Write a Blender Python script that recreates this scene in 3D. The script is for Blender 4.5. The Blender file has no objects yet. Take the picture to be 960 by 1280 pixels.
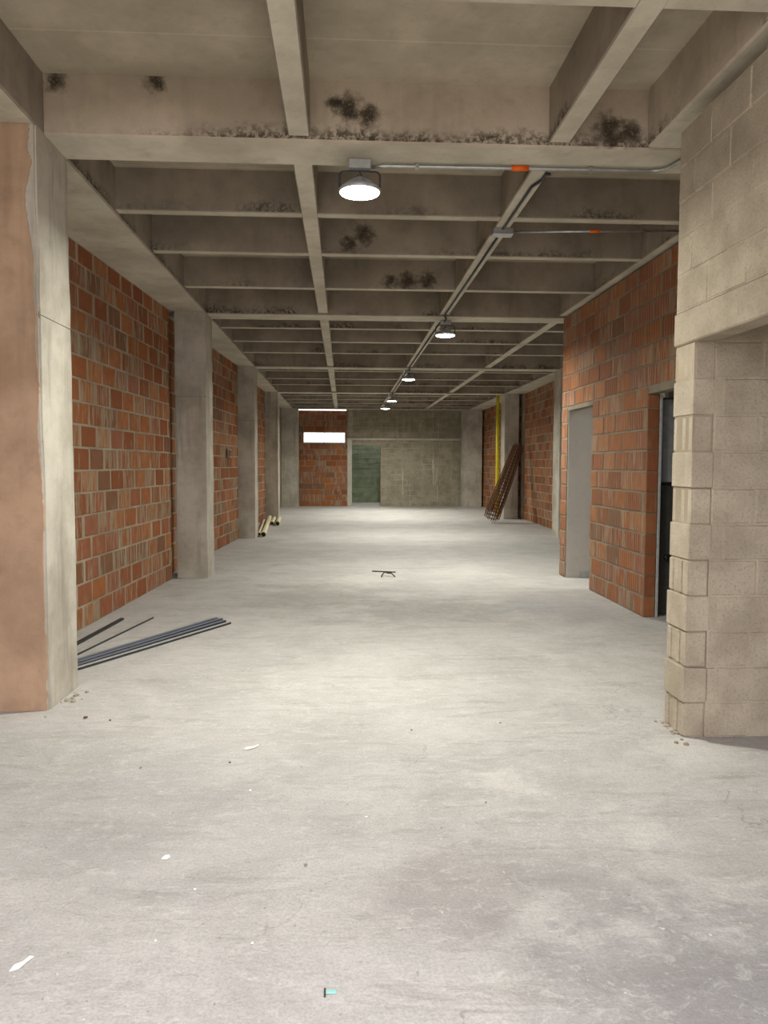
import bpy, bmesh, math, random
from mathutils import Vector, Matrix
random.seed(7)
S = bpy.context.scene
COL = S.collection
# ------------------------------------------------------------------ camera
F_PX, YAW, PITCH, ROLL, CAM_H = 950.22, .0528, -.062, .003, 1.57
cd = bpy.data.cameras.new('camera'); cam = bpy.data.objects.new('camera', cd); COL.objects.link(cam)
cd.sensor_fit = 'VERTICAL'; cd.sensor_height = 36.0; cd.lens = F_PX / 1280 * 36.0
cd.clip_start = .05; cd.clip_end = 300
r0 = Vector((math.cos(YAW), -math.sin(YAW), 0))
fw = Vector((math.sin(YAW)*math.cos(PITCH), math.cos(YAW)*math.cos(PITCH), math.sin(PITCH)))
u0 = r0.cross(fw)
rt = r0*math.cos(ROLL) + u0*math.sin(ROLL); up = u0*math.cos(ROLL) - r0*math.sin(ROLL)
cam.matrix_world = Matrix(((rt.x, up.x, -fw.x, 0), (rt.y, up.y, -fw.y, 0), (rt.z, up.z, -fw.z, CAM_H), (0, 0, 0, 1)))
S.camera = cam
# ------------------------------------------------------------------ world and exposure
w = bpy.data.worlds.new('overcast'); S.world = w; w.use_nodes = True
bg = w.node_tree.nodes['Background']
bg.inputs['Color'].default_value = (.985, .96, 1.0, 1); bg.inputs['Strength'].default_value = 4.5
LAMP_W = 130.0; LAMP_COL = (.99, 1.0, .91)
S.view_settings.view_transform = 'Standard'; S.view_settings.look = 'None'
S.view_settings.exposure = 0.0; S.view_settings.gamma = 1.0; S.view_settings.use_curve_mapping = False

# ------------------------------------------------------------------ material helpers
class NT:
    def __init__(s, name, rough=.85):
        s.m = bpy.data.materials.new(name); s.m.use_nodes = True
        s.t = s.m.node_tree; s.b = s.t.nodes['Principled BSDF']
        s.b.inputs['Roughness'].default_value = rough
        s.b.inputs['Specular IOR Level'].default_value = .25
        g = s.t.nodes.new('ShaderNodeNewGeometry'); s.pos = g.outputs['Position']; s.nor = g.outputs['Normal']
        s.obj = s.t.nodes.new('ShaderNodeTexCoord').outputs['Object']
    def link(s, a, b): s.t.links.new(a, b)
    def inp(s, sock, v):
        if hasattr(v, 'is_output'): s.link(v, sock)
        elif isinstance(v, (tuple, list)) and len(v) == 3 and sock.type == 'RGBA': sock.default_value = (*v, 1)
        else: sock.default_value = v
    def noise(s, scale, vec=None, detail=5, rough=.55, dist=0):
        n = s.t.nodes.new('ShaderNodeTexNoise'); n.inputs['Scale'].default_value = scale
        n.inputs['Detail'].default_value = detail; n.inputs['Roughness'].default_value = rough; n.inputs['Distortion'].default_value = dist
        s.link(vec if vec is not None else s.pos, n.inputs['Vector']); return n.outputs['Fac']
    def scale(s, vec, v, rot=None):
        n = s.t.nodes.new('ShaderNodeMapping'); s.link(vec, n.inputs['Vector']); n.inputs['Scale'].default_value = v
        if rot: n.inputs['Rotation'].default_value = rot
        return n.outputs['Vector']
    def ramp(s, f, a, b, lo=0., hi=1.):
        n = s.t.nodes.new('ShaderNodeMapRange'); n.interpolation_type = 'SMOOTHSTEP'
        s.link(f, n.inputs['Value'])
        for k, v in zip(('From Min', 'From Max', 'To Min', 'To Max'), (a, b, lo, hi)): n.inputs[k].default_value = v
        return n.outputs['Result']
    def math(s, op, a, b=None):
        n = s.t.nodes.new('ShaderNodeMath'); n.operation = op
        s.inp(n.inputs[0], a)
        if b is not None: s.inp(n.inputs[1], b)
        return n.outputs[0]
    def mix(s, f, a, b, mode='MIX'):
        n = s.t.nodes.new('ShaderNodeMix'); n.data_type = 'RGBA'; n.blend_type = mode
        s.inp(n.inputs[0], f); s.inp(n.inputs[6], a); s.inp(n.inputs[7], b); return n.outputs[2]
    def dist(s, p):
        n = s.t.nodes.new('ShaderNodeVectorMath'); n.operation = 'DISTANCE'
        s.link(s.pos, n.inputs[0]); n.inputs[1].default_value = p; return n.outputs['Value']
    def sep(s, vec):
        n = s.t.nodes.new('ShaderNodeSeparateXYZ'); s.link(vec, n.inputs[0]); return n.outputs
    def rnd(s): return s.t.nodes.new('ShaderNodeObjectInfo').outputs['Random']
    def color(s, c): s.inp(s.b.inputs['Base Color'], c)
    def bump(s, h, strength=.3, dist=.01):
        n = s.t.nodes.new('ShaderNodeBump'); n.inputs['Strength'].default_value = strength; n.inputs['Distance'].default_value = dist
        s.link(h, n.inputs['Height']); s.link(n.outputs[0], s.b.inputs['Normal'])

def srgb(r, g, b):
    f = lambda c: (c/255/12.92) if c/255 <= .04045 else ((c/255+.055)/1.055)**2.4
    return (f(r), f(g), f(b))

def plain(name, c, rough=.5, metal=0.):
    n = NT(name, rough); n.b.inputs['Metallic'].default_value = metal
    v = n.noise(18, n.obj, 3)
    n.color(n.mix(n.ramp(v, .3, .7), tuple(x*.88 for x in c), tuple(min(1, x*1.08) for x in c))); return n.m

def concrete(name, a, b, streak=.25, mold=0., points=(), board=0.):
    n = NT(name, .9)
    c = n.mix(n.ramp(n.noise(1.7, None, 6, .62), .33, .68), a, b)
    c = n.mix(n.ramp(n.noise(9, None, 5, .6), .5, .75, 0, .28), c, tuple(x*.7 for x in a))
    st = n.noise(3.2, n.scale(n.pos, (2.2, 2.2, .22)), 4)
    c = n.mix(n.ramp(st, .52, .74, 0, streak), c, tuple(x*.62 for x in a))
    c = n.mix(n.ramp(n.noise(46, None, 2), .68, .78, 0, .35), c, tuple(x*.45 for x in a))
    if board:
        z = n.sep(n.pos)
        wv = n.math('ABSOLUTE', n.math('SUBTRACT', n.math('FRACT', n.math('MULTIPLY', z[1], 1.55)), .5))
        c = n.mix(n.math('MULTIPLY', n.ramp(wv, .485, .5), board), c, tuple(min(1, x*1.5) for x in b))
    if mold:
        z = n.sep(n.pos)[2]; nz = n.noise(2.3, None, 6, .7)
        edge = n.ramp(n.math('ADD', z, n.math('MULTIPLY', nz, -.38)), 3.46, 3.56, 1, 0)
        side = n.ramp(n.math('ABSOLUTE', n.sep(n.nor)[2]), .3, .6, 1, 0)
        pat = n.ramp(n.noise(.9, None, 3), .42, .60); fine = n.ramp(n.noise(24, None, 4, .75), .38, .58)
        k = n.math('MULTIPLY', n.math('MULTIPLY', edge, side), n.math('MULTIPLY', pat, fine))
        c = n.mix(n.math('MULTIPLY', k, mold), c, (.03, .024, .016))
    for (p, r) in points:
        d = n.math('ADD', n.dist(p), n.math('MULTIPLY', n.math('SUBTRACT', n.noise(17, None, 5, .7), .5), r*2.6))
        sp = n.ramp(n.noise(34, None, 4, .8), .32, .5, .4, 1)
        c = n.mix(n.math('MULTIPLY', n.ramp(d, r*.3, r*1.25, .95, 0), sp), c, (.04, .03, .02))
    n.color(c)
    h = n.math('ADD', n.math('MULTIPLY', n.noise(7, None, 6, .6), .6), n.math('MULTIPLY', n.noise(60, None, 3), .25))
    n.bump(h, .35, .02); return n.m

def brickmat(name, cols, mortar, smear=.6, gray=.0, flute=34., gm=.12, gk=.45):
    n = NT(name, .88); o = n.obj; r = n.rnd()
    cr = n.t.nodes.new('ShaderNodeValToRGB'); n.link(r, cr.inputs[0]); cr.color_ramp.interpolation = 'CONSTANT'
    e = cr.color_ramp.elements
    while len(e) < len(cols): e.new(.5)
    for i, cc in enumerate(cols): e[i].position = i/len(cols); e[i].color = (*cc, 1)
    c = cr.outputs[0]
    c = n.mix(n.ramp(n.noise(8, n.pos, 5), .35, .7, 0, .45), c, tuple(x*.62 for x in cols[0]))
    xs = n.sep(o)
    # vertical scoring of the clay face, mortar smeared over the flutes
    fl = n.math('ABSOLUTE', n.math('SUBTRACT', n.math('FRACT', n.math('MULTIPLY', xs[0], flute)), .5))
    groove = n.ramp(fl, .30, .46)
    sm = n.noise(1., n.scale(n.pos, (24, 24, 3.2)), 4, .6)
    per = n.math('MULTIPLY', n.math('SUBTRACT', n.math('FRACT', n.math('MULTIPLY', r, 13.7)), .5), .22)
    sm = n.math('ADD', sm, per)
    c = n.mix(n.math('MULTIPLY', groove, gk), c, tuple(x*(.87-gm)+y*gm for x, y in zip(cols[0], mortar)))
    c = n.mix(n.ramp(sm, .52, .66, 0, smear), c, mortar)
    if gray: c = n.mix(n.ramp(n.noise(1.1, n.pos, 3), .5, .7, 0, gray), c, mortar)
    n.color(c)
    n.bump(n.math('ADD', n.math('MULTIPLY', groove, -.7), n.math('MULTIPLY', n.noise(50, n.pos, 4), .6)), .5, .006); return n.m

MORTAR = srgb(154, 140, 116)
M = {}
M['floor'] = None
M['concrete'] = concrete('concrete_pale', srgb(172, 166, 152), srgb(196, 190, 176), .2)
M['column'] = concrete('concrete_column', srgb(162, 154, 140), srgb(195, 188, 175), .6)
M['slab'] = concrete('concrete_slab', srgb(168, 158, 140), srgb(194, 184, 164), .15, board=.3)
M['beam'] = concrete('concrete_beam', srgb(132, 122, 110), srgb(158, 147, 133), .3, mold=.85)
M['soffit'] = concrete('concrete_soffit', srgb(182, 175, 158), srgb(208, 202, 186), .2)
M['beam_near'] = concrete('concrete_beam_lit_stained', srgb(168, 154, 138), srgb(194, 180, 162), .3, mold=.9,  # real stains, on a beam concrete paled to stand for near daylight
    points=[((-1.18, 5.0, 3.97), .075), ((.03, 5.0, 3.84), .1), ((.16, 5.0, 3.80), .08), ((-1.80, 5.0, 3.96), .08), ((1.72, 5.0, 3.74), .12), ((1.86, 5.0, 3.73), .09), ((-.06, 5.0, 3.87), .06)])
M['joist_stain'] = concrete('concrete_joist_stained', srgb(132, 122, 110), srgb(158, 147, 133), .3, mold=.7,
    points=[((.2, 7.74, 3.85), .12), ((.05, 7.74, 3.76), .1), ((.75, 9.22, 3.76), .13), ((1.0, 9.22, 3.76), .12), ((.55, 9.22, 3.75), .1)])
M['plaster'] = concrete('brown_render', srgb(160, 131, 107), srgb(188, 157, 131), .35)
M['mortar'] = concrete('mortar', srgb(142, 130, 110), srgb(172, 158, 136), .15)
M['mortar_shade'] = concrete('mortar_shaded', srgb(122, 113, 98), srgb(148, 138, 120), .15)  # mortar copy with the shade of the joints darkened into its colour
CL = [srgb(154, 94, 56), srgb(142, 82, 50), srgb(164, 106, 66), srgb(150, 92, 64), srgb(134, 78, 46), srgb(160, 98, 54), srgb(148, 96, 74), srgb(122, 88, 66)]
M['brick'] = brickmat('clay_block', CL, MORTAR, .75)
M['brick_r'] = brickmat('clay_block_scored', CL, srgb(160, 142, 120), .7, flute=17., gm=.8, gk=.75)
M['brick_end'] = brickmat('clay_block_end', CL[1:5], MORTAR, .2, flute=.5)
def cmu(name, a, b, streak=.1):
    n = NT(name, .95); r = n.rnd()
    c = n.mix(n.ramp(n.noise(4, n.pos, 5), .3, .7), a, b)
    c = n.mix(n.math('MULTIPLY', r, .3), c, tuple(x*.72 for x in a))
    c = n.mix(n.ramp(n.noise(75, n.pos, 4, .8), .5, .62, 0, .36), c, tuple(x*.45 for x in a))
    c = n.mix(n.ramp(n.noise(1., n.scale(n.pos, (7, 7, .35)), 5, .7), .56, .70, 0, streak), c, srgb(206, 200, 184))
    n.color(c); n.bump(n.noise(110, n.pos, 4, .7), .7, .006); return n.m
M['cmu'] = cmu('concrete_block', srgb(166, 153, 134), srgb(190, 177, 157))
M['cmu_far'] = cmu('concrete_block_grey', srgb(136, 130, 112), srgb(164, 156, 136), .6)
M['cmu_green'] = cmu('concrete_block_green', srgb(128, 136, 112), srgb(150, 158, 132))
M['render_grey'] = concrete('grey_render', srgb(178, 172, 164), srgb(184, 178, 170), .03)
M['galv'] = plain('galvanised_steel', srgb(170, 172, 172), .35, .8)
M['steel'] = plain('blue_grey_steel', srgb(120, 128, 142), .4, .25)
M['steel_pale'] = plain('pale_zinc_steel', srgb(190, 190, 186), .4, .3)
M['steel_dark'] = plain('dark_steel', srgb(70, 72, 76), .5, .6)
M['rebar'] = plain('rebar', srgb(72, 66, 58), .7, .3)
M['rust'] = plain('rusty_wire', srgb(112, 78, 56), .9, .1)
M['lamp_body'] = plain('lamp_casting', srgb(182, 184, 188), .45, .4)
M['box_grey'] = plain('box_grey_paint', srgb(165, 166, 164), .55)
M['orange'] = plain('orange_coupling', srgb(222, 98, 30), .5)
M['pvc'] = plain('cream_pvc', srgb(226, 216, 178), .4)
M['pvc_shade'] = plain('pipe_inside_shade', srgb(30, 26, 20), .8)
M['black'] = plain('black_plastic', srgb(22, 22, 22), .5)
M['yellow'] = plain('yellow_pvc', srgb(214, 198, 40), .4)
M['door_grey'] = plain('door_grey_paint', srgb(128, 127, 126), .5)
M['door_dark'] = plain('door_dark_paint', srgb(62, 60, 56), .5)
M['paper'] = plain('paper_white', srgb(240, 236, 230), .8)
M['teal'] = plain('tag_teal', srgb(150, 205, 200), .6)
M['stone'] = plain('stone_chip', srgb(150, 136, 120), .95)
M['brown_stone'] = plain('brown_clod', srgb(104, 76, 60), .95)
em = NT('lamp_lens'); em.b.inputs['Emission Color'].default_value = (1, 1, .96, 1); em.b.inputs['Emission Strength'].default_value = 25.0
em.color((.9, .9, .9)); M['lens'] = em.m
gl = NT('window_glass', .05); gl.b.inputs['Transmission Weight'].default_value = 1.0; gl.b.inputs['IOR'].default_value = 1.05; gl.color((.95, .97, 1)); M['glass'] = gl.m

def floormat():
    n = NT('floor_concrete', .8); p = n.pos
    a, b = srgb(172, 168, 164), srgb(194, 190, 186)
    c = n.mix(n.ramp(n.noise(1.3, None, 10, .75, .5), .30, .70), a, b)
    sw = n.noise(2.6, n.scale(p, (.45, 2.4, 1), (0, 0, .12)), 12, .8, 1.0)
    c = n.mix(n.ramp(sw, .50, .66, 0, .5), c, srgb(142, 137, 129))
    c = n.mix(n.ramp(n.noise(4.2, n.scale(p, (.5, 1.9, 1), (0, 0, -.35)), 12, .8, .6), .53, .66, 0, .6), c, srgb(204, 201, 194))
    c = n.mix(n.ramp(n.noise(24, n.scale(p, (.6, 1.5, 1), (0, 0, .5)), 6, .75), .52, .74, 0, .45), c, srgb(140, 133, 125))
    c = n.mix(n.ramp(n.noise(17, n.scale(p, (.5, 1.6, 1), (0, 0, -.4)), 7, .75), .56, .7, 0, .5), c, srgb(212, 209, 203))
    cr = n.t.nodes.new('ShaderNodeTexVoronoi'); cr.feature = 'DISTANCE_TO_EDGE'; cr.inputs['Scale'].default_value = .8
    wp = n.t.nodes.new('ShaderNodeVectorMath'); wp.operation = 'ADD'; n.link(p, wp.inputs[0])
    nc = n.t.nodes.new('ShaderNodeTexNoise'); nc.inputs['Scale'].default_value = 2.2; nc.inputs['Detail'].default_value = 6; n.link(p, nc.inputs['Vector']); n.link(nc.outputs['Color'], wp.inputs[1])
    n.link(wp.outputs[0], cr.inputs['Vector'])
    c = n.mix(n.math('MULTIPLY', n.ramp(cr.outputs['Distance'], .0, .006, .5, 0), n.ramp(n.noise(.7, None, 3), .5, .62)), c, srgb(112, 104, 96))
    # grey scuffed patch on the near right, darker trail beyond
    for (q, r, k, cc) in [((1.15, 2.05, 0), .6, .75, srgb(126, 123, 123)), ((.95, 2.7, 0), .3, .55, srgb(136, 132, 130)), ((.35, 2.7, 0), .32, .5, srgb(142, 135, 132)),
                          ((.9, 8.1, 0), 1.0, .5, srgb(136, 133, 126)), ((-.4, 8.9, 0), 1.0, .4, srgb(140, 137, 128)), ((2.5, 8.2, 0), .9, .45, srgb(150, 150, 156)),
                          ((3.0, 28.1, 0), 1.6, .55, srgb(120, 112, 96)), ((-1.0, 3.4, 0), .8, .25, srgb(158, 154, 158))]:
        d = n.math('ADD', n.dist(q), n.math('MULTIPLY', n.math('SUBTRACT', n.noise(2.6, None, 5, .65), .5), r*2.2))
        c = n.mix(n.ramp(d, r*.3, r*1.25, k, 0), c, cc)
    for (q, r) in [((.8, 3.65, 0), .18), ((1.9, 4.0, 0), .3), ((.25, 10.3, 0), .6), ((1.3, 3.1, 0), .16)]:
        d = n.math('ADD', n.dist(q), n.math('MULTIPLY', n.math('SUBTRACT', n.noise(7, None, 5, .7), .5), r*2.6))
        c = n.mix(n.ramp(d, r*.3, r*1.1, .35, 0), c, srgb(222, 218, 210))
    c = n.mix(n.ramp(n.noise(38, None, 2), .70, .76, 0, .6), c, srgb(120, 112, 102))
    c = n.mix(n.ramp(n.noise(30, n.scale(p, (1, 1, 1), (.4, .2, .7)), 2), .73, .77, 0, .5), c, srgb(240, 236, 228))
    c = n.mix(n.ramp(n.noise(85, None, 5, .8), .42, .62, 0, .3), c, srgb(120, 114, 108))
    c = n.mix(n.ramp(n.noise(11, n.scale(p, (1, 1.7, 1), (0, 0, .9)), 10, .8, 1.2), .52, .62, 0, .3), c, srgb(214, 210, 204))
    n.color(c)
    h = n.math('ADD', n.noise(5, None, 7, .65, .5), n.math('MULTIPLY', n.noise(40, None, 4, .7), .35))
    n.bump(h, .5, .02); return n.m
M['floor'] = floormat()

# ------------------------------------------------------------------ mesh helpers
def link(o, parent=None):
    COL.objects.link(o)
    if parent is not None: o.parent = parent
    return o
def obj(name, bm, mat, parent=None, smooth=False):
    me = bpy.data.meshes.new(name); bm.normal_update(); bm.to_mesh(me); bm.free()
    if smooth:
        for f in me.polygons: f.use_smooth = True
    me.materials.append(M[mat] if isinstance(mat, str) else mat)
    return link(bpy.data.objects.new(name, me), parent)
def box(bm, x0, x1, y0, y1, z0, z1):
    v = [bm.verts.new((x, y, z)) for z in (z0, z1) for y in (y0, y1) for x in (x0, x1)]
    for f in ((0, 2, 3, 1), (4, 5, 7, 6), (0, 1, 5, 4), (2, 6, 7, 3), (0, 4, 6, 2), (1, 3, 7, 5)): bm.faces.new([v[i] for i in f])
    return v
def boxes(*l):
    bm = bmesh.new()
    for b in l: box(bm, *b)
    return bm
def bevel(bm, w=.012, seg=2):
    bmesh.ops.bevel(bm, geom=bm.edges[:], offset=w, segments=seg, affect='EDGES', profile=.6); return bm
def tube(bm, pts, r, n=8, caps=True):
    pts = [Vector(p) for p in pts]; rings = []
    for i, p in enumerate(pts):
        t = (pts[min(i+1, len(pts)-1)] - pts[max(i-1, 0)]).normalized()
        a = t.orthogonal().normalized() if i == 0 else (rings_a - t*rings_a.dot(t)).normalized()
        rings_a = a; b = t.cross(a)
        rings.append([bm.verts.new(p + (a*math.cos(2*math.pi*k/n) + b*math.sin(2*math.pi*k/n))*r) for k in range(n)])
    for q in range(len(rings)-1):
        for k in range(n): bm.faces.new((rings[q][k], rings[q][(k+1) % n], rings[q+1][(k+1) % n], rings[q+1][k]))
    if caps:
        bm.faces.new(rings[0][::-1]); bm.faces.new(rings[-1])
    return bm
def lathe(bm, prof, n=28, c=(0, 0, 0)):
    R = []
    for r, z in prof:
        R.append([bm.verts.new((c[0]+r*math.cos(2*math.pi*k/n), c[1]+r*math.sin(2*math.pi*k/n), c[2]+z)) for k in range(n)] if r > 1e-5 else [bm.verts.new((c[0], c[1], c[2]+z))])
    for a, b in zip(R, R[1:]):
        for k in range(n):
            k2 = (k+1) % n
            vs = [a[k % len(a)], a[k2 % len(a)], b[k2 % len(b)], b[k % len(b)]]
            u = []
            for v in vs:
                if v not in u: u.append(v)
            if len(u) > 2: bm.faces.new(u)
    return bm
def tag(o, label=None, cat=None, group=None, kind=None):
    for k, v in (('label', label), ('category', cat), ('group', group), ('kind', kind)):
        if v: o[k] = v
    return o
def struct(o, label=None): return tag(o, label, None, None, 'structure')
def empty(name, loc=(0, 0, 0), rz=0):
    o = bpy.data.objects.new(name, None); link(o); o.location = loc; o.rotation_euler = (0, 0, rz); o.empty_display_size = .1; return o
def grid_minus(bm, L, z0, z1, t, holes):
    """wall slab in local coords: x along 0..L, y from 0 (face) to t (back), minus rectangular holes"""
    xs = sorted({0, L, *[min(max(h[i], 0), L) for h in holes for i in (0, 1)]}); zs = sorted({z0, z1, *[min(max(h[i], z0), z1) for h in holes for i in (2, 3)]})
    solid = lambda i, k: 0 <= i < len(xs)-1 and 0 <= k < len(zs)-1 and not any(h[0] < (xs[i]+xs[i+1])/2 < h[1] and h[2] < (zs[k]+zs[k+1])/2 < h[3] for h in holes)
    V = {}
    def v(x, y, z):
        if (x, y, z) not in V: V[(x, y, z)] = bm.verts.new((x, y, z))
        return V[(x, y, z)]
    for i in range(len(xs)-1):
        for k in range(len(zs)-1):
            if not solid(i, k): continue
            a, b, c, d = xs[i], xs[i+1], zs[k], zs[k+1]
            bm.faces.new((v(a, 0, c), v(b, 0, c), v(b, 0, d), v(a, 0, d))); bm.faces.new((v(b, t, c), v(a, t, c), v(a, t, d), v(b, t, d)))
            if not solid(i-1, k): bm.faces.new((v(a, t, c), v(a, 0, c), v(a, 0, d), v(a, t, d)))
            if not solid(i+1, k): bm.faces.new((v(b, 0, c), v(b, t, c), v(b, t, d), v(b, 0, d)))
            if not solid(i, k-1): bm.faces.new((v(a, 0, c), v(a, t, c), v(b, t, c), v(b, 0, c)))
            if not solid(i, k+1): bm.faces.new((v(a, 0, d), v(b, 0, d), v(b, t, d), v(a, t, d)))
    return bm

def piece_mesh(name, L, Hh, D, mat, jit=.004, ch=.006):
    """a block with chamfered, slightly uneven face; face towards -y, centre at x, z"""
    bm = bmesh.new(); r = lambda: random.uniform(-jit, jit)
    bk = [bm.verts.new((sx*L/2, D, sz*Hh/2)) for sx, sz in ((-1, -1), (1, -1), (1, 1), (-1, 1))]
    md = [bm.verts.new((sx*L/2+r()*.6, ch, sz*Hh/2+r()*.6)) for sx, sz in ((-1, -1), (1, -1), (1, 1), (-1, 1))]
    ft = [bm.verts.new((sx*(L/2-ch)+r(), r()*.5, sz*(Hh/2-ch)+r())) for sx, sz in ((-1, -1), (1, -1), (1, 1), (-1, 1))]
    for A, B in ((bk, md), (md, ft)):
        for k in range(4): bm.faces.new((A[k], A[(k+1) % 4], B[(k+1) % 4], B[k]))
    bm.faces.new(ft); bm.faces.new(bk[::-1])
    bmesh.ops.recalc_face_normals(bm, faces=bm.faces)
    me = bpy.data.meshes.new(name); bm.to_mesh(me); bm.free(); me.materials.append(M[mat]); return me

def masonry(name, p0, p1, z1, t, pl, ph, jx, jz, mat, backmat, kind='brick', holes=(), s_from=0., s_to=None, proud=.008, label=None, zbase=0., n_var=5, shift=0.):
    """p0 -> p1 with the visible face on the right-hand side (local -y)"""
    d = Vector((p1[0]-p0[0], p1[1]-p0[1], 0)); L = d.length
    bm = bmesh.new(); grid_minus(bm, L, zbase, z1, t, holes)
    root = obj(name, bm, backmat); root.location = (p0[0], p0[1], 0); root.rotation_euler = (0, 0, math.atan2(d.y, d.x)); struct(root, label)
    bl, bh = pl-jx, ph-jz
    var = [piece_mesh(kind, bl, bh, .05, mat) for _ in range(n_var)]
    s_to = L if s_to is None else s_to
    row = 0; z = zbase
    while z + .04 < z1:
        h = min(bh, z1-.01-z-jz/2); zc = z + jz/2 + h/2
        if h < .03: break
        x = -(pl/2 if row % 2 else 0) + shift + random.uniform(-.02, .02) - pl
        while x < L:
            a, b = max(x + jx/2, .005), min(x + jx/2 + bl, L-.005); x += pl
            if kind == 'brick':
                a = max(a + random.uniform(-.012, .016), .005); b = min(b + random.uniform(-.016, .012), L-.005)
            segs = [(a, b)]
            for h0, h1, hz0, hz1 in holes:
                if zc > hz0-.02 and zc < hz1+.02:
                    ns = []
                    for (u, v) in segs:
                        if v <= h0 or u >= h1: ns.append((u, v)); continue
                        if u < h0: ns.append((u, h0-.003))
                        if v > h1: ns.append((h1+.003, v))
                    segs = ns
            for (u, v) in segs:
                if v-u < .045 or v < s_from or u > s_to: continue
                o = bpy.data.objects.new(kind, random.choice(var)); link(o, root)
                o.location = ((u+v)/2, -proud + random.uniform(-.003, .003), zc); o.scale = ((v-u)/bl, 1, h/bh)
                o.rotation_euler = (0, random.uniform(-.006, .006), random.uniform(-.004, .004))
        z += ph; row += 1
    return root

# ------------------------------------------------------------------ dimensions
HB, HR, HS = 3.632, 3.66, 4.0           # beam soffit, rib soffit, slab soffit
XL, XR = -1.874, 4.64                   # inner faces of the column rows
CW, CDp = .4165, .5355
CY = [4.866, 10.529, 16.192, 21.855]
YB = 28.9
FY = .6                                 # open front of the hall
# ------------------------------------------------------------------ floor, ground
struct(obj('floor', boxes((-2.95, 5.75, FY, 33.0, -.2, 0)), 'floor'), 'bare pale concrete floor, scuffed and dusty')
struct(obj('ground', boxes((-30, 30, -30, FY, -.2, -.01)), 'concrete'), 'pale paving outside the open front')
# ------------------------------------------------------------------ ceiling with beams, ribs and joists
ceil = struct(obj('ceiling', boxes((-2.95, 5.75, FY, YB+.2, HS, HS+.2), (.1, 5.75, YB+.2, 30.2, HS, HS+.2), (.1, 5.75, 31.55, 33.0, HS, HS+.2)), 'slab'), 'raw concrete ribbed ceiling slab with mould stains')
def part(name, b, mat, parent, bv=.012):
    o = obj(name, bevel(boxes(b), bv, 1), mat, parent); o.data.materials.append(M['soffit'])
    for f in o.data.polygons:
        if f.normal.z < -.9: f.material_index = 1
    return o
part('edge_beam', (-2.78, XL, FY, YB+.1, HB, HS+.02), 'beam', ceil)
part('edge_beam', (XR, 5.6, 4.45, YB+.1, HB, HS+.02), 'beam', ceil)
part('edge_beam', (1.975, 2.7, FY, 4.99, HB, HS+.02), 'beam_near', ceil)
for k, y in enumerate((5.0, 10.66, 16.32, 21.98, 28.3)):
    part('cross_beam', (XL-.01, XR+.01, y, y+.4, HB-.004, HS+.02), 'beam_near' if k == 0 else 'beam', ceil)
part('cross_beam', (XL-.01, 1.98, FY, FY+.35, HB-.004, HS+.02), 'beam', ceil)
JY = [3.5, 2.15, 6.56, 7.76, 9.24, 11.92, 13.2, 14.5, 17.25, 18.8, 20.2, 23.3, 24.7, 26.2, 27.3]
for y in JY:
    part('joist', (XL-.01, (1.985 if y < 5 else XR+.01), y-.055, y+.055, HR, HS+.02), 'joist_stain' if y in (7.76, 9.24) else 'beam', ceil, .008)
RX = [-.285, 1.395, 3.08]
for x in RX:
    for (a, b) in ((FY, 5.0), (5.4, 10.66), (11.06, 16.32), (16.72, 21.98), (22.38, 28.3)):
        if x > 3 and a < 1: continue
        part('rib', (x-.07, x+.07, a, b, HR-.004, HS+.02), 'beam', ceil, .008)

# ------------------------------------------------------------------ columns
def column(x0, x1, y0, y1, ztop, label, mat='column', seam=2.49):
    root = empty('concrete_column', ((x0+x1)/2, y0, 0)); tag(root, label, 'column', 'cast concrete columns along the hall')
    cx = (x0+x1)/2; a, b, d = x0-cx, x1-cx, y1-y0
    for nm, z0, z1 in (('lower_shaft', 0, seam-.0025), ('upper_shaft', seam+.0025, ztop)):
        bm = boxes((a, b, 0, d, z0, z1)); bmesh.ops.subdivide_edges(bm, edges=[e for e in bm.edges if abs(e.verts[0].co.z-e.verts[1].co.z) > .5], cuts=7)
        for v in bm.verts:
            if z0+.01 < v.co.z < z1-.01: v.co.x += random.uniform(-.004, .004); v.co.y += random.uniform(-.003, .003)
        bmesh.ops.bevel(bm, geom=[e for e in bm.edges if abs(e.verts[0].co.z-e.verts[1].co.z) > .1], offset=.012, segments=2, affect='EDGES')
        obj(nm, bm, mat, root)
    obj('pour_joint', boxes((a+.006, b-.006, .006, d-.006, seam-.02, seam+.02)), 'mortar_shade', root)
    return root
c1 = column(XL-CW, XL, CY[0], CY[0]+CDp, HB, 'nearest left concrete column with brown render on its front face')
column(XL-CW, XL, CY[1], CY[1]+CDp, HB, 'second left concrete column, between the two brick bays')
column(XL-CW, XL, CY[2], CY[2]+CDp, HB, 'third left concrete column, beside the near end of the cream pipes')
column(XL-CW, XL, CY[3], CY[3]+CDp, HB, 'fourth left concrete column, behind the cream pipes')
column(-2.33, -1.69, 28.35, 28.8, HB, 'wide dark concrete column in the far left corner', seam=2.4)
column(XR, XR+CW, CY[2], CY[2]+CDp, HB, 'right concrete column just past the brick room with the grey doorway')
column(XR, XR+CW, CY[3], CY[3]+CDp, HB, 'right concrete column behind the leaning wire mesh roll')
column(4.46, 5.18, 28.35, 28.8, HB, 'wide grey concrete column in the far right corner', seam=2.55)
column(XR, XR+CW, CY[1], CY[1]+CDp, HB, 'right concrete column enclosed by the brick room')
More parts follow.
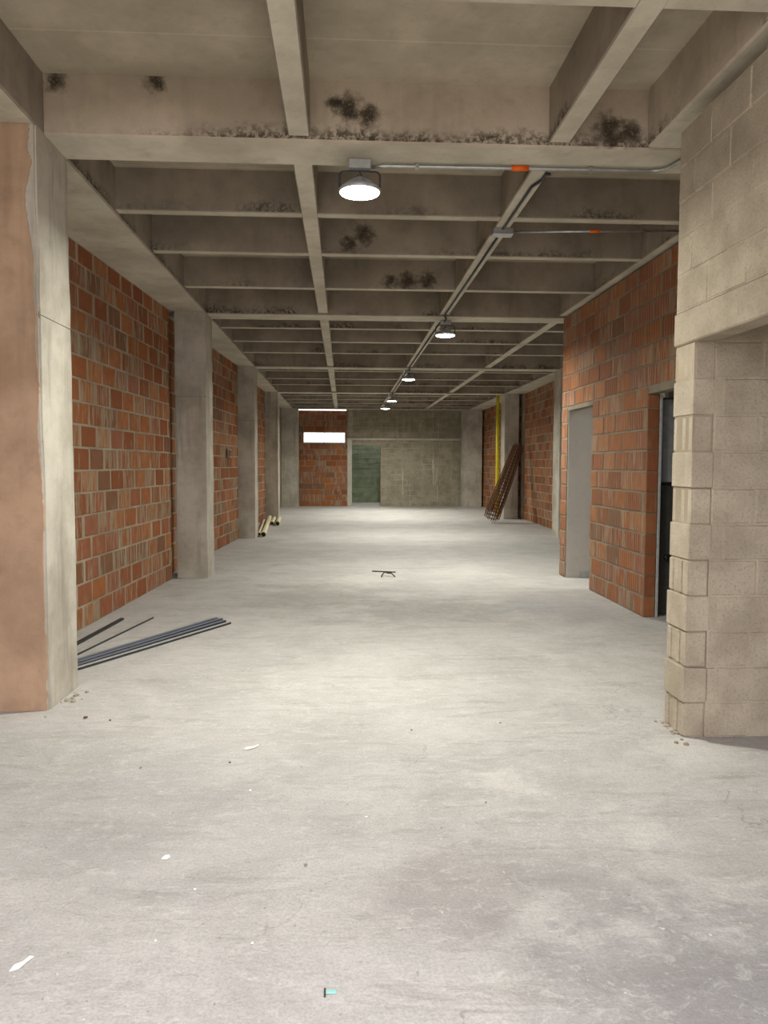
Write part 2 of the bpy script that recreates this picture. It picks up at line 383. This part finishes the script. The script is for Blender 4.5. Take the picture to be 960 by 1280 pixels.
# brown render skim on the first column with a ragged edge
ed = [(-1.893, 0), (-1.888, .10), (-1.884, .35), (-1.892, .66), (-1.886, 1.0), (-1.88, 1.3), (-1.886, 1.47), (-1.898, 1.62), (-1.906, 1.77), (-1.893, 1.95), (-1.886, 2.06), (-1.90, 2.2), (-1.895, 2.46),
      (-1.91, 2.6), (-1.902, 2.84), (-1.925, 3.0), (-1.94, 3.12), (-1.948, 3.2), (-1.925, 3.3), (-1.90, 3.42), (-1.925, 3.48), (-1.912, 3.6), (-1.915, 3.63)]
e2 = []
for (p, q) in zip(ed, ed[1:]):
    for k in range(5): e2.append((p[0]+(q[0]-p[0])*k/5+random.uniform(-.004, .004), p[1]+(q[1]-p[1])*k/5))
e2.append(ed[-1]); xm = (2*XL-CW)/2
bm = bmesh.new(); fr, bk = [], []
for x, z in e2:
    fr.append((bm.verts.new((XL-CW-xm, -.008, z)), bm.verts.new((x-xm, -.008, z)))); bk.append(bm.verts.new((x-xm, .01, z)))
for i in range(len(fr)-1):
    bm.faces.new((fr[i][0], fr[i][1], fr[i+1][1], fr[i+1][0])); bm.faces.new((fr[i][1], bk[i], bk[i+1], fr[i+1][1]))
tag(obj('render_skim', bm, 'plaster', c1), 'brown cement render with ragged edge')

# ------------------------------------------------------------------ left walls
struct(obj('wall_left', boxes((-2.95, -2.75, FY, 33, 0, HS)), 'mortar_shade'), 'outer wall behind the left brick panels')
PW, PH, JX, JZ = .395, .2155, .058, .022
def lwall(y0, x0, y1, x1, sf, label):
    return masonry('wall_left', (x0, y0), (x1, y1), HB, .16, PW, PH, JX, JZ, 'brick', 'mortar', holes=(), s_from=sf, label=label)
# face must look towards +x: walk from far to near so that the right-hand side is +x? (local -y)
def facing(p_a, p_b, want):
    d = Vector((p_b[0]-p_a[0], p_b[1]-p_a[1])); nrm = Vector((d.y, -d.x))
    return (p_a, p_b) if nrm.dot(Vector(want)) > 0 else (p_b, p_a)
def side_panel(name, a, b, want, label, y_from=None, **kw):
    p, q = facing(a, b, want); s0, s1 = 0., None
    if y_from is not None:
        L = math.dist(p, q); s = (y_from-p[1])/(q[1]-p[1])*L
        if q[1] > p[1]: s0 = s
        else: s1 = s
    return masonry(name, p, q, kw.pop('top', HB), kw.pop('t', .16), PW, PH, kw.pop('jx', JX), JZ, kw.pop('mat', 'brick'), kw.pop('back', 'mortar'), s_from=s0, s_to=s1, label=label, **kw)
side_panel('wall_left', (-2.60, 5.0), (-2.345, 10.43), (1, 0), 'brick wall panel behind the nearest left column', 6.2)
l2 = side_panel('wall_left', (-2.49, 10.46), (-2.225, 16.13), (1, 0), 'brick wall panel between second and third left columns', 10.5)
side_panel('wall_left', (-2.40, 16.16), (-2.24, 21.8), (1, 0), 'brick wall panel between third and fourth left columns', 16.2)
struct(obj('wall_left', boxes((-2.6, -2.3, 22.4, 28.35, 0, HB)), 'mortar_shade'), 'last left wall panel hidden behind the columns')

# ------------------------------------------------------------------ right walls
struct(obj('wall_right', boxes((5.55, 5.75, FY, 33, 0, HS)), 'mortar_shade'), 'outer wall behind the right brick panels')
side_panel('wall_right', (5.06, 16.75), (5.225, 21.80), (-1, 0), 'right brick wall panel where the mesh roll leans', 17.3)
side_panel('wall_right', (5.15, 21.83), (5.26, 28.88), (-1, 0), 'right brick wall panel behind the yellow pipe', 22.2)
# brick room on the right
X2 = 3.1; Y20, Y21 = 4.42, 10.72
p, q = facing((X2, Y20), (X2, Y21), (-1, 0))           # runs far -> near
Lr = Y21-Y20
hole = lambda ya, yb, z: (Y21-yb, Y21-ya, -.01, z)
rw = masonry('wall_right', p, q, HB, .12, PW, PH, .03, JZ, 'brick_r', 'mortar_shade', holes=[hole(6.72, 7.66, 2.30), hole(9.39, 10.44, 2.325)], s_to=Y21-6.0, label='brick wall of the room on the right with two door openings')
# jamb blocks seen end-on in the door opening
bm_e = piece_mesh('brick', .114, PH-.012, .05, 'brick_end', .002, .004)
for k in range(10):
    o = bpy.data.objects.new('brick', bm_e); link(o, rw); o.matrix_parent_inverse = Matrix.Identity(4)
    o.location = (Y21-7.66+.012, .06, k*PH+PH/2); o.rotation_euler = (0, 0, math.pi/2)
part_h = (2.30-10*PH)
bm_s = piece_mesh('brick', .114, part_h-.012, .05, 'brick_end', .002, .004)
o = bpy.data.objects.new('brick', bm_s); link(o, rw); o.location = (Y21-7.66+.012, .06, 10*PH+part_h/2); o.rotation_euler = (0, 0, math.pi/2)
# rooms behind the openings
struct(obj('wall_room', boxes((3.108, 3.222, 10.425, 10.44, 0, 2.325), (3.2205, 5.6, 10.425, 10.6, 0, HS)), 'render_grey'), 'smooth pale grey wall seen through the far doorway')
struct(obj('baseboard_room', boxes((3.30, 5.5, 10.41, 10.425, 0, .085)), 'box_grey'), 'low grey skirting in the far doorway')
struct(obj('wall_room', boxes((3.42, 5.6, 7.9, 8.0, 0, HS)), 'render_grey'), 'partition between the two small rooms')
d2 = empty('door_1', (3.225, 7.70, 0)); struct(d2, 'dark grey door standing open beside the brick jamb')
obj('door_frame', bevel(boxes((0, .028, -.05, .05, 0, 2.29)), .003, 1), 'steel_pale', d2)
obj('leaf', bevel(boxes((.03, .83, .03, .07, .01, 2.27)), .003, 1), 'door_dark', d2)
obj('upper_panel', bevel(boxes((.045, .815, .022, .032, 1.40, 2.25)), .003, 1), 'door_grey', d2)
obj('rail', bevel(boxes((.035, .825, .01, .032, 1.365, 1.395)), .003, 1), 'black', d2)
obj('middle_panel', bevel(boxes((.045, .815, .022, .032, .86, 1.28)), .003, 1), 'door_dark', d2)
bm = lathe(bmesh.new(), [(0, -.03), (.03, -.025), (.036, 0), (.03, .025), (.012, .03), (.012, .06), (0, .06)], 14)
kb = obj('knob', bm, 'black', d2, True); kb.rotation_euler = (-math.pi/2, 0, 0); kb.location = (.13, 0, .615)

# block wall close on the right
XW = 1.965
p, q = facing((XW, FY), (XW, 4.46), (-1, 0))          # far -> near, s=0 at y=4.46
BW, BH = .40, .2085
wr = masonry('wall_right', p, q, 3.505, .125, BW, BH, .014, .010, 'cmu', 'cmu', kind='block', zbase=2.462, s_to=3.0, label='upper concrete block wall on the near right above the lintel', proud=.004)
struct(wr); 
lin = obj('lintel', bevel(boxes((XW-.012, XW+.13, FY, 4.465, 2.268, 2.458)), .008, 1), 'cmu'); struct(lin, 'cast concrete lintel over the near right opening'); lin.name = 'trim_1'
pier = obj('wall_right', boxes((XW+.004, XW+.118, 4.222, 4.455, 0, 2.268)), 'mortar'); struct(pier, 'toothed block jamb of the near right opening')
NB = 11; ph = 2.268/NB
for k in range(NB):
    dx = random.uniform(-.005, .005); dy = random.uniform(-.008, .008)
    lean = -.014 + .02*k/NB
    if k % 2 == 0:   # hollow end showing: two shallow ribs around a recess
        bm = boxes((XW+lean+dx+.012, XW+.112+dx, 4.212+dy, 4.462+dy, k*ph+.004, (k+1)*ph-.004),
                   )
        bevel(bm, .005, 1); o = obj('block', bm, 'cmu', pier)
        for (ya, yb) in ((4.216, 4.262), (4.30, 4.345), (4.415, 4.458)):
            obj('block_rib', bevel(boxes((XW+lean+dx+.002, XW+lean+dx+.016, ya+dy, yb+dy, k*ph+.008, (k+1)*ph-.008)), .004, 1), 'cmu', o)
    else:
        obj('block', bevel(boxes((XW+lean+dx-.004, XW+.122+dx, 4.208+dy, 4.464+dy, k*ph+.003, (k+1)*ph-.003)), .004, 1), 'cmu', pier)
for c in pier.children: pass
masonry('wall_room', (2.084, 4.214), (5.55, 4.214), HB, .19, BW, ph, .012, .009, 'cmu', 'cmu', kind='block', s_to=1.6, label='concrete block wall facing the camera inside the near right opening', proud=.004, shift=.26)
struct(obj('wall_front', boxes((-2.95, -2.3, FY-.2, FY, 0, HS)), 'mortar_shade'), 'front corner of the hall')

struct(obj('wall_front', boxes((2.1, 5.75, FY-.2, FY, 0, HS)), 'cmu'), 'front wall of the side room on the right')
# ------------------------------------------------------------------ back wall
bwB = masonry('wall_back', (-1.70, YB), (.13, YB), 3.61, .2, .40, PH, .03, .02, 'brick', 'mortar_shade', holes=[(.17, 1.755, 2.39, 2.795)], label='brick part of the back wall around the bright window slot')
struct(obj('wall_back', boxes((-2.95, -1.70, YB, YB+.2, 0, HS)), 'concrete'), 'back wall behind the far left column')
struct(obj('trim_2', bevel(boxes((.13, .305, YB-.03, YB+.2, 0, 2.56)), .006, 1), 'concrete'), 'narrow concrete post beside the back doorway')
cb = masonry('wall_back', (.305, YB), (4.46, YB), 2.52, .2, .42, .2, .02, .02, 'cmu_far', 'mortar', kind='block', holes=[(.002, 1.087, -.01, 2.325)], label='lower concrete block back wall beside the dark doorway', proud=.004)
struct(obj('trim_3', bevel(boxes((.13, 4.46, YB-.035, YB+.2, 2.50, 2.575)), .006, 1), 'concrete'), 'concrete ledge across the back wall')
masonry('wall_back', (.13, YB+.03), (4.46, YB+.03), HS, .2, .42, .2, .02, .02, 'cmu_far', 'mortar', kind='block', zbase=2.575, label='upper concrete block back wall above the ledge', proud=.004)
struct(obj('wall_back', boxes((4.46, 5.75, YB, YB+.2, 0, HS)), 'concrete'), 'back wall behind the far right column')
# back room
masonry('wall_room', (.13, 31.7), (3.2, 31.7), HS, .2, .42, .2, .02, .02, 'cmu_green', 'cmu_green', kind='block', s_from=0, s_to=2.4, label='greenish block wall inside the back doorway')
struct(obj('wall_room', boxes((.10, .26, YB+.2, 31.9, 0, HS)), 'cmu_green'), 'left side wall of the back room')
struct(obj('wall_room', boxes((3.0, 3.2, YB+.2, 31.9, 0, HS)), 'cmu_green'), 'right side wall of the back room')
# window slot
wn = empty('window_1', (-.7375, YB, 2.39)); struct(wn, 'bright horizontal window slot high in the back brick wall')
hw, hh = .7925, .405
for nm, b in (('frame', (-hw, hw, .06, .10, 0, .025)), ('frame', (-hw, hw, .06, .10, hh-.025, hh)), ('frame', (-hw, -hw+.025, .06, .10, .025, hh-.025)), ('frame', (hw-.025, hw, .06, .10, .025, hh-.025)), ('mullion', (-.012, .012, .06, .10, .025, hh-.025))):
    obj(nm, boxes(b), 'steel_pale', wn)
for s in (-1, 1): obj('pane', boxes((min(s*.013, s*(hw-.026)), max(s*.013, s*(hw-.026)), .078, .082, .026, hh-.026)), 'glass', wn)

# ------------------------------------------------------------------ lamps
def lamp(x, y, ztop, label, drop=.0):
    r = empty('pendant_lamp', (x, y, ztop)); tag(r, label, 'lamp', 'round high-bay lamps under the cross beams')
    r.scale = (1, 1, .92)
    b = obj('junction_box', bevel(boxes((-.075, .075, -.05, .05, -.068, -.002)), .005, 1), 'box_grey', r)
    bm = bmesh.new(); bv = []
    tube(bm, [(-.137, 0, -.215), (-.137, 0, -.10), (-.125, 0, -.082), (-.11, 0, -.076), (.11, 0, -.076), (.125, 0, -.082), (.137, 0, -.10), (.137, 0, -.215)], .0065, 8)
    obj('bracket', bm, 'steel_dark', r, True)
    bm = bmesh.new(); tube(bm, [(0, 0, -.07), (0, 0, -.085), (.012, 0, -.098), (.012, 0, -.112), (0, 0, -.124), (-.012, 0, -.114), (-.008, 0, -.10)], .005, 8)
    obj('hook', bm, 'steel_dark', r, True)
    bm = lathe(bmesh.new(), [(0, -.118), (.022, -.118), (.028, -.135), (.06, -.14), (.066, -.16), (.082, -.17), (.128, -.196), (.142, -.206), (.145, -.222), (.138, -.228), (0, -.226)], 32)
    hs = obj('housing', bm, 'lamp_body', r, True)
    fb = bmesh.new()
    for k in range(20):
        a = 2*math.pi*k/20; c, s = math.cos(a), math.sin(a)
        vs = [fb.verts.new((c*rr - s*t, s*rr + c*t, z)) for t in (-.002, .002) for rr, z in ((.055, -.146), (.075, -.15), (.125, -.188), (.118, -.196), (.06, -.17))]
        fb.faces.new(vs[:5]); fb.faces.new(vs[5:][::-1])
        for i in range(5): fb.faces.new((vs[i], vs[(i+1) % 5], vs[5+(i+1) % 5], vs[5+i]))
    tag(obj('cooling_fins', fb, 'lamp_body', hs), kind='stuff')
    obj('lens', lathe(bmesh.new(), [(.136, -.226), (.13, -.236), (.09, -.245), (.04, -.249), (0, -.25)], 32), 'lens', r, True)
    ld = bpy.data.lights.new('lamp_light', 'AREA'); ld.shape = 'DISK'; ld.size = .26; ld.spread = math.radians(166); ld.energy = LAMP_W; ld.color = LAMP_COL
    lo = bpy.data.objects.new('lamp_light', ld); link(lo, r); lo.location = (0, 0, -.256)
    return r
ZL = HB-.004
lamp(.108, 5.3, ZL, 'nearest and largest glowing lamp, under the first cross beam')
lamp(1.45, 10.95, ZL, 'second glowing lamp from the camera, under the second cross beam')
lamp(1.40, 16.6, ZL, 'third glowing lamp from the camera, under the third cross beam')
lamp(1.395, 22.25, ZL, 'fourth glowing lamp, just above and right of the last one')
lamp(1.39, 25.6, HR-.004, 'farthest and smallest glowing lamp, near the back wall')

rl = lamp(4.2, 9.2, HS-.002, 'lamp lighting the small room behind the grey doorway')
[c for c in rl.children if c.type == 'LIGHT'][0].data.energy = 70
# ------------------------------------------------------------------ conduits
def pipe_thing(name, pts, r, mat, label, cat, group=None, couplings=(), clips=()):
    root = empty(name, pts[0]); o = Vector(pts[0]); tag(root, label, cat, group)
    obj('tube', tube(bmesh.new(), [Vector(p)-o for p in pts], r, 10), mat, root, True)
    for (a, b) in couplings: obj('coupling', tube(bmesh.new(), [Vector(a)-o, Vector(b)-o], r*1.45, 12), 'orange', root, True)['label'] = 'orange coupling sleeve'
    for c in clips: obj('clip', boxes((c[0]-o.x-.012, c[0]-o.x+.012, c[1]-o.y-r*1.5, c[1]-o.y+r*1.5, c[2]-o.z-r*1.3, c[2]-o.z+r*1.2)), 'galv', root)
    return root
zc = HB-.004-.0205
pipe_thing('conduit', [(.185, 5.32, zc-.012), (.28, 5.32, zc), (1.155, 5.31, zc), (2.1, 5.30, zc), (2.17, 5.29, zc), (2.215, 5.24, zc), (2.24, 5.16, zc), (2.27, 5.05, zc)], .0125, 'galv', 'steel conduit from the nearest lamp along the first cross beam', 'conduit', None,
           couplings=[((1.15, 5.31, zc), (1.27, 5.31, zc))], clips=[(1.7, 5.305, zc), (.5, 5.318, zc)])
zr = HR-.004-.014
pipe_thing('conduit', [(1.44, 5.40, zc), (1.44, 5.48, zr), (1.44, 5.60, zr), (1.40, 5.74, zr), (1.398, 6.75, zr)], .011, 'steel_dark', 'dark conduit under the right rib, between first beam and junction box', 'conduit')
pipe_thing('conduit', [(1.398, 6.88, zr), (1.40, 8.4, zr), (1.395, 10.64, zr), (1.42, 10.645, HB-.03), (1.43, 10.88, HB-.03)], .011, 'steel_dark', 'dark conduit under the right rib running to the second lamp', 'conduit')
pipe_thing('conduit', [(1.40, 11.08, zr), (1.395, 16.30, zr), (1.395, 16.31, HB-.03), (1.395, 16.53, HB-.03)], .011, 'steel_dark', 'dark conduit along the rib between second and third lamps', 'conduit')
pipe_thing('conduit', [(1.395, 16.74, zr), (1.395, 21.96, zr), (1.395, 21.97, HB-.03), (1.395, 22.18, HB-.03)], .011, 'steel_dark', 'dark conduit along the rib between third and fourth lamps', 'conduit')
jb = empty('junction_box', (1.40, 6.815, HR-.004)); tag(jb, 'small galvanised junction box under the right rib', 'box')
obj('box_body', bevel(boxes((-.09, .09, -.055, .055, -.05, 0)), .004, 1), 'galv', jb); obj('cover', bevel(boxes((-.093, .093, -.058, .058, -.056, -.05)), .002, 1), 'steel_pale', jb)
pipe_thing('conduit', [(1.495, 6.80, HR-.03), (2.2, 6.72, HR-.034), (3.0, 6.66, HR-.034)], .010, 'galv', 'thin conduit crossing from the junction box to the brick room', 'conduit', None,
           couplings=[((2.16, 6.725, HR-.034), (2.25, 6.715, HR-.034))])

# ------------------------------------------------------------------ yellow pipe
pipe_thing('yellow_pipe', [(4.555, 22.43, 0.0), (4.555, 22.43, 1.8), (4.545, 22.43, HR-.03)], .05, 'yellow', 'tall yellow plastic pipe standing beside the right column', 'pipe')

# ------------------------------------------------------------------ rolled wire mesh leaning on the right column
A, B = Vector((3.93, 20.35, .03)), Vector((4.93, 21.25, 2.19)); ax = (B-A).normalized(); Lm = (B-A).length
mr = empty('mesh_roll', A); tag(mr, 'rusty roll of wire mesh leaning against the right column', 'wire mesh')
ea = ax.cross(Vector((0, 0, 1))).normalized(); eb = ax.cross(ea)
def roll(th, s, k=1.): 
    rr = (.21 - .10*th/(4*math.pi)); return ax*s + ea*math.cos(th)*rr*1.1*k + eb*math.sin(th)*rr*.8*k
for i in range(44):
    th = 4*math.pi*i/44 + random.uniform(-.07, .07)
    s0 = .0 + random.uniform(.08, .16) + .10*(1-math.sin(th)); s1 = Lm - random.uniform(.02, .14)
    obj('bar', tube(bmesh.new(), [roll(th, s0, 1.12), roll(th+.05, Lm*.5, 1.0), roll(th+.1, s1, .78)], .0075, 5), 'rust', mr)
for k in range(22):
    s = .18 + (Lm-.36)*k/21; kk = 1.12 - .34*s/Lm
    obj('ring_wire', tube(bmesh.new(), [roll(4*math.pi*j/40, s + .01*math.sin(j*2.1), kk) for j in range(41)], .0065, 5), 'rust', mr)

# ------------------------------------------------------------------ cream pipes on the left floor
def pvc(a, b, r, label):
    a, b = Vector(a), Vector(b); root = empty('plastic_pipe', a); tag(root, label, 'pipe', 'cream plastic pipes lying by the left columns')
    d = (b-a); n = 18; bm = bmesh.new(); t = d.normalized(); u = t.orthogonal().normalized(); v = t.cross(u); R = []
    for p, rr in ((d*0+t*.35, r*.9), (d*0, r*.9), (d*0, r), (d, r), (d, r*.9), (d-t*.35, r*.9)):
        R.append([bm.verts.new(p + (u*math.cos(2*math.pi*k/n)+v*math.sin(2*math.pi*k/n))*rr) for k in range(n)])
    for q in range(5):
        for k in range(n): bm.faces.new((R[q][k], R[q][(k+1) % n], R[q+1][(k+1) % n], R[q+1][k]))
    obj('pipe_wall', bm, 'pvc', root, True)
    bm = bmesh.new(); tube(bm, [t*.012, t*.34], r*.89, n); obj('bore_shade', bm, 'pvc_shade', root, True)  # near-black plug stands in for the shade inside the open pipe
pvc((-1.735, 16.45, .062), (-2.09, 21.55, .085), .057, 'longest cream plastic pipe lying beside the third left column')
pvc((-1.868, 16.82, .036), (-2.19, 21.0, .036), .035, 'thin cream pipe squeezed between long pipe and column')
pvc((-1.70, 19.55, .058), (-1.83, 21.7, .058), .057, 'short cream pipe with open end, rightmost on the floor')
pvc((-1.86, 19.75, .05), (-1.97, 21.7, .05), .049, 'short cream pipe between the long pipe and the rightmost one')

# ------------------------------------------------------------------ steel profiles on the floor, left
def channel(a, b, wd, hh, mat, label, zoff=.0, flip=False):
    a, b = Vector((*a, 0)), Vector((*b, 0)); L = (b-a).length; root = empty('steel_channel', (a.x, a.y, zoff), math.atan2(b.y-a.y, b.x-a.x)); tag(root, label, 'steel profile', 'galvanised profiles lying behind the nearest column')
    t = .003
    obj('web', boxes((0, L, -wd/2, wd/2, hh-t, hh)), mat, root)
    for s in (-1, 1): obj('flange', boxes((0, L, s*wd/2-(t if s > 0 else 0), s*wd/2+(0 if s > 0 else t), 0, hh-t)), 'steel_dark' if s < 0 else mat, root)  # camera-side flange coloured darker to stand for its shaded side
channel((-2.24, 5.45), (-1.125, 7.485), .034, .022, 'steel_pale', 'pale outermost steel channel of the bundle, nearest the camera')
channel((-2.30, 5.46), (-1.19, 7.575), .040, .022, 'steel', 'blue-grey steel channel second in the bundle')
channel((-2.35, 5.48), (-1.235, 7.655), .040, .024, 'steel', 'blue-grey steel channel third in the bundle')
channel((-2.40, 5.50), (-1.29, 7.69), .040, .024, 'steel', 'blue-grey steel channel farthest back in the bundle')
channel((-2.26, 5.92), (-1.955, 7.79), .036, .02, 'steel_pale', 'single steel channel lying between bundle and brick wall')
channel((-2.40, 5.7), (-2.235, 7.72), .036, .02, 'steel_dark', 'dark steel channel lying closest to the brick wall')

# ------------------------------------------------------------------ bent rebar stool on the floor
rs = empty('rebar_stool', (.6, 10.62, 0)); tag(rs, 'small bent rebar stool standing alone on the floor', 'rebar')
obj('bar', tube(bmesh.new(), [(-.20, .10, .062), (-.02, .05, .06), (.13, .03, .056)], .009, 8), 'rebar', rs, True)
obj('bent_bar', tube(bmesh.new(), [(-.075, -.06, .008), (-.055, -.02, .035), (-.035, .03, .052), (.06, .03, .05), (.085, -.01, .03), (.115, -.07, .008)], .009, 8), 'rebar', rs, True)
obj('cross_bar', tube(bmesh.new(), [(-.02, .10, .044), (.02, .0, .046), (.05, -.03, .046)], .007, 8), 'rebar', rs, True)

# ------------------------------------------------------------------ recess box on the left brick panel
eb_ = empty('wall_box', (-2.255, 15.3, 1.70)); tag(eb_, 'dark recessed electrical box on the second left brick panel', 'electrical box'); eb_.rotation_euler = (0, 0, math.radians(2.7)-math.pi/2*0)
for b in ((-.02, .012, -.42, .42, 0, .02), (-.02, .012, -.42, .42, .15, .17), (-.02, .012, -.42, -.40, .02, .15), (-.02, .012, .40, .42, .02, .15)): obj('rim', boxes(b), 'mortar', eb_)
obj('back_plate', boxes((-.02, -.004, -.40, .40, .02, .15)), 'rebar', eb_)

# ------------------------------------------------------------------ litter on the floor
def scrap(name, pts, th, mat, label, cat, curl=0.):
    bm = bmesh.new(); cx = sum(p[0] for p in pts)/len(pts); cy = sum(p[1] for p in pts)/len(pts)
    z = [curl*abs(math.sin(i*1.7)) for i in range(len(pts))]
    t_ = [bm.verts.new((x-cx, y-cy, th+q)) for (x, y), q in zip(pts, z)]; b_ = [bm.verts.new((x-cx, y-cy, q)) for (x, y), q in zip(pts, z)]
    bm.faces.new(t_); bm.faces.new(b_[::-1])
    for i in range(len(pts)): j = (i+1) % len(pts); bm.faces.new((b_[i], b_[j], t_[j], t_[i]))
    bmesh.ops.recalc_face_normals(bm, faces=bm.faces)
    o = obj(name, bm, mat); o.location = (cx, cy, .0005); return tag(o, label, cat)
scrap('paper_scrap', [(-.555, 4.135), (-.535, 4.158), (-.50, 4.172), (-.478, 4.196), (-.475, 4.176), (-.495, 4.15), (-.53, 4.128)], .004, 'paper', 'curled white paper scrap on the floor, left of centre', 'paper', .004)
scrap('paint_flake', [(-1.035, 2.318), (-1.03, 2.345), (-1.012, 2.362), (-1.0, 2.385), (-.985, 2.385), (-.995, 2.36), (-1.01, 2.325)], .003, 'paper', 'long white flake on the floor near the bottom left corner', 'flake', .003)
scrap('plaster_chip', [(-.725, 2.975), (-.715, 2.995), (-.70, 3.0), (-.692, 2.985), (-.705, 2.972)], .006, 'paper', 'small white plaster chip on the floor, above the long flake', 'chip', .002)
tg = empty('plastic_tag', (-.04, 2.178, .001)); tag(tg, 'tiny pale teal plastic tag on the floor at the bottom', 'tag')
obj('plate', bevel(boxes((-.014, .018, -.008, .008, 0, .003)), .001, 1), 'teal', tg); obj('stem', boxes((-.02, -.014, -.022, .016, 0, .002)), 'rebar', tg)
def pebble(x, y, r, mat, label, group=None):
    bm = bmesh.new(); bmesh.ops.create_icosphere(bm, subdivisions=1, radius=r)
    for v in bm.verts: v.co *= random.uniform(.75, 1.2); v.co.z *= .6
    zm = min(v.co.z for v in bm.verts); o = obj('stone_chip', bm, mat); o.location = (x, y, -zm); tag(o, label, 'stone', group)
pebble(-1.595, 4.70, .014, 'brown_stone', 'brown clod on the floor in front of the nearest left column')
pebble(-1.43, 4.65, .008, 'brown_stone', 'small brown crumb just right of the brown clod')
pebble(-.60, 3.95, .007, 'brown_stone', 'dark crumb just below the curled paper scrap')
for (x, y, m) in [(.10, 3.3, 'paper'), (.42, 3.18, 'stone'), (-.45, 3.6, 'paper'), (-.35, 3.35, 'paper'), (-.55, 2.75, 'paper'), (-.62, 2.45, 'paper'), (-.30, 2.42, 'paper'), (.66, 3.42, 'stone'), (-.15, 2.9, 'stone'), (.95, 4.5, 'stone'), (.4, 4.4, 'stone'), (-1.05, 3.9, 'stone')]:
    pebble(x, y, random.uniform(.004, .008), m, 'tiny pale stone chip lying loose on the concrete floor', 'loose chips scattered on the floor')
# mortar droppings at the foot of the block jamb and the first column
for (cx, cy, cnt, lb) in ((1.93, 4.36, 14, 'crumbs of mortar at the foot of the block jamb'), (-1.82, 5.05, 16, 'crumbs of mortar at the foot of the nearest column')):
    bm = bmesh.new()
    for k in range(cnt):
        r = random.uniform(.006, .02); m = Matrix.Translation((random.gauss(0, .035), random.gauss(0, .12), r*.35)) @ Matrix.Diagonal((1, 1, .6, 1))
        bmesh.ops.create_icosphere(bm, subdivisions=1, radius=r, matrix=m)
    o = obj('mortar_crumbs', bm, 'mortar'); o.location = (cx, cy, 0); tag(o, lb, 'crumbs', None, 'stuff')
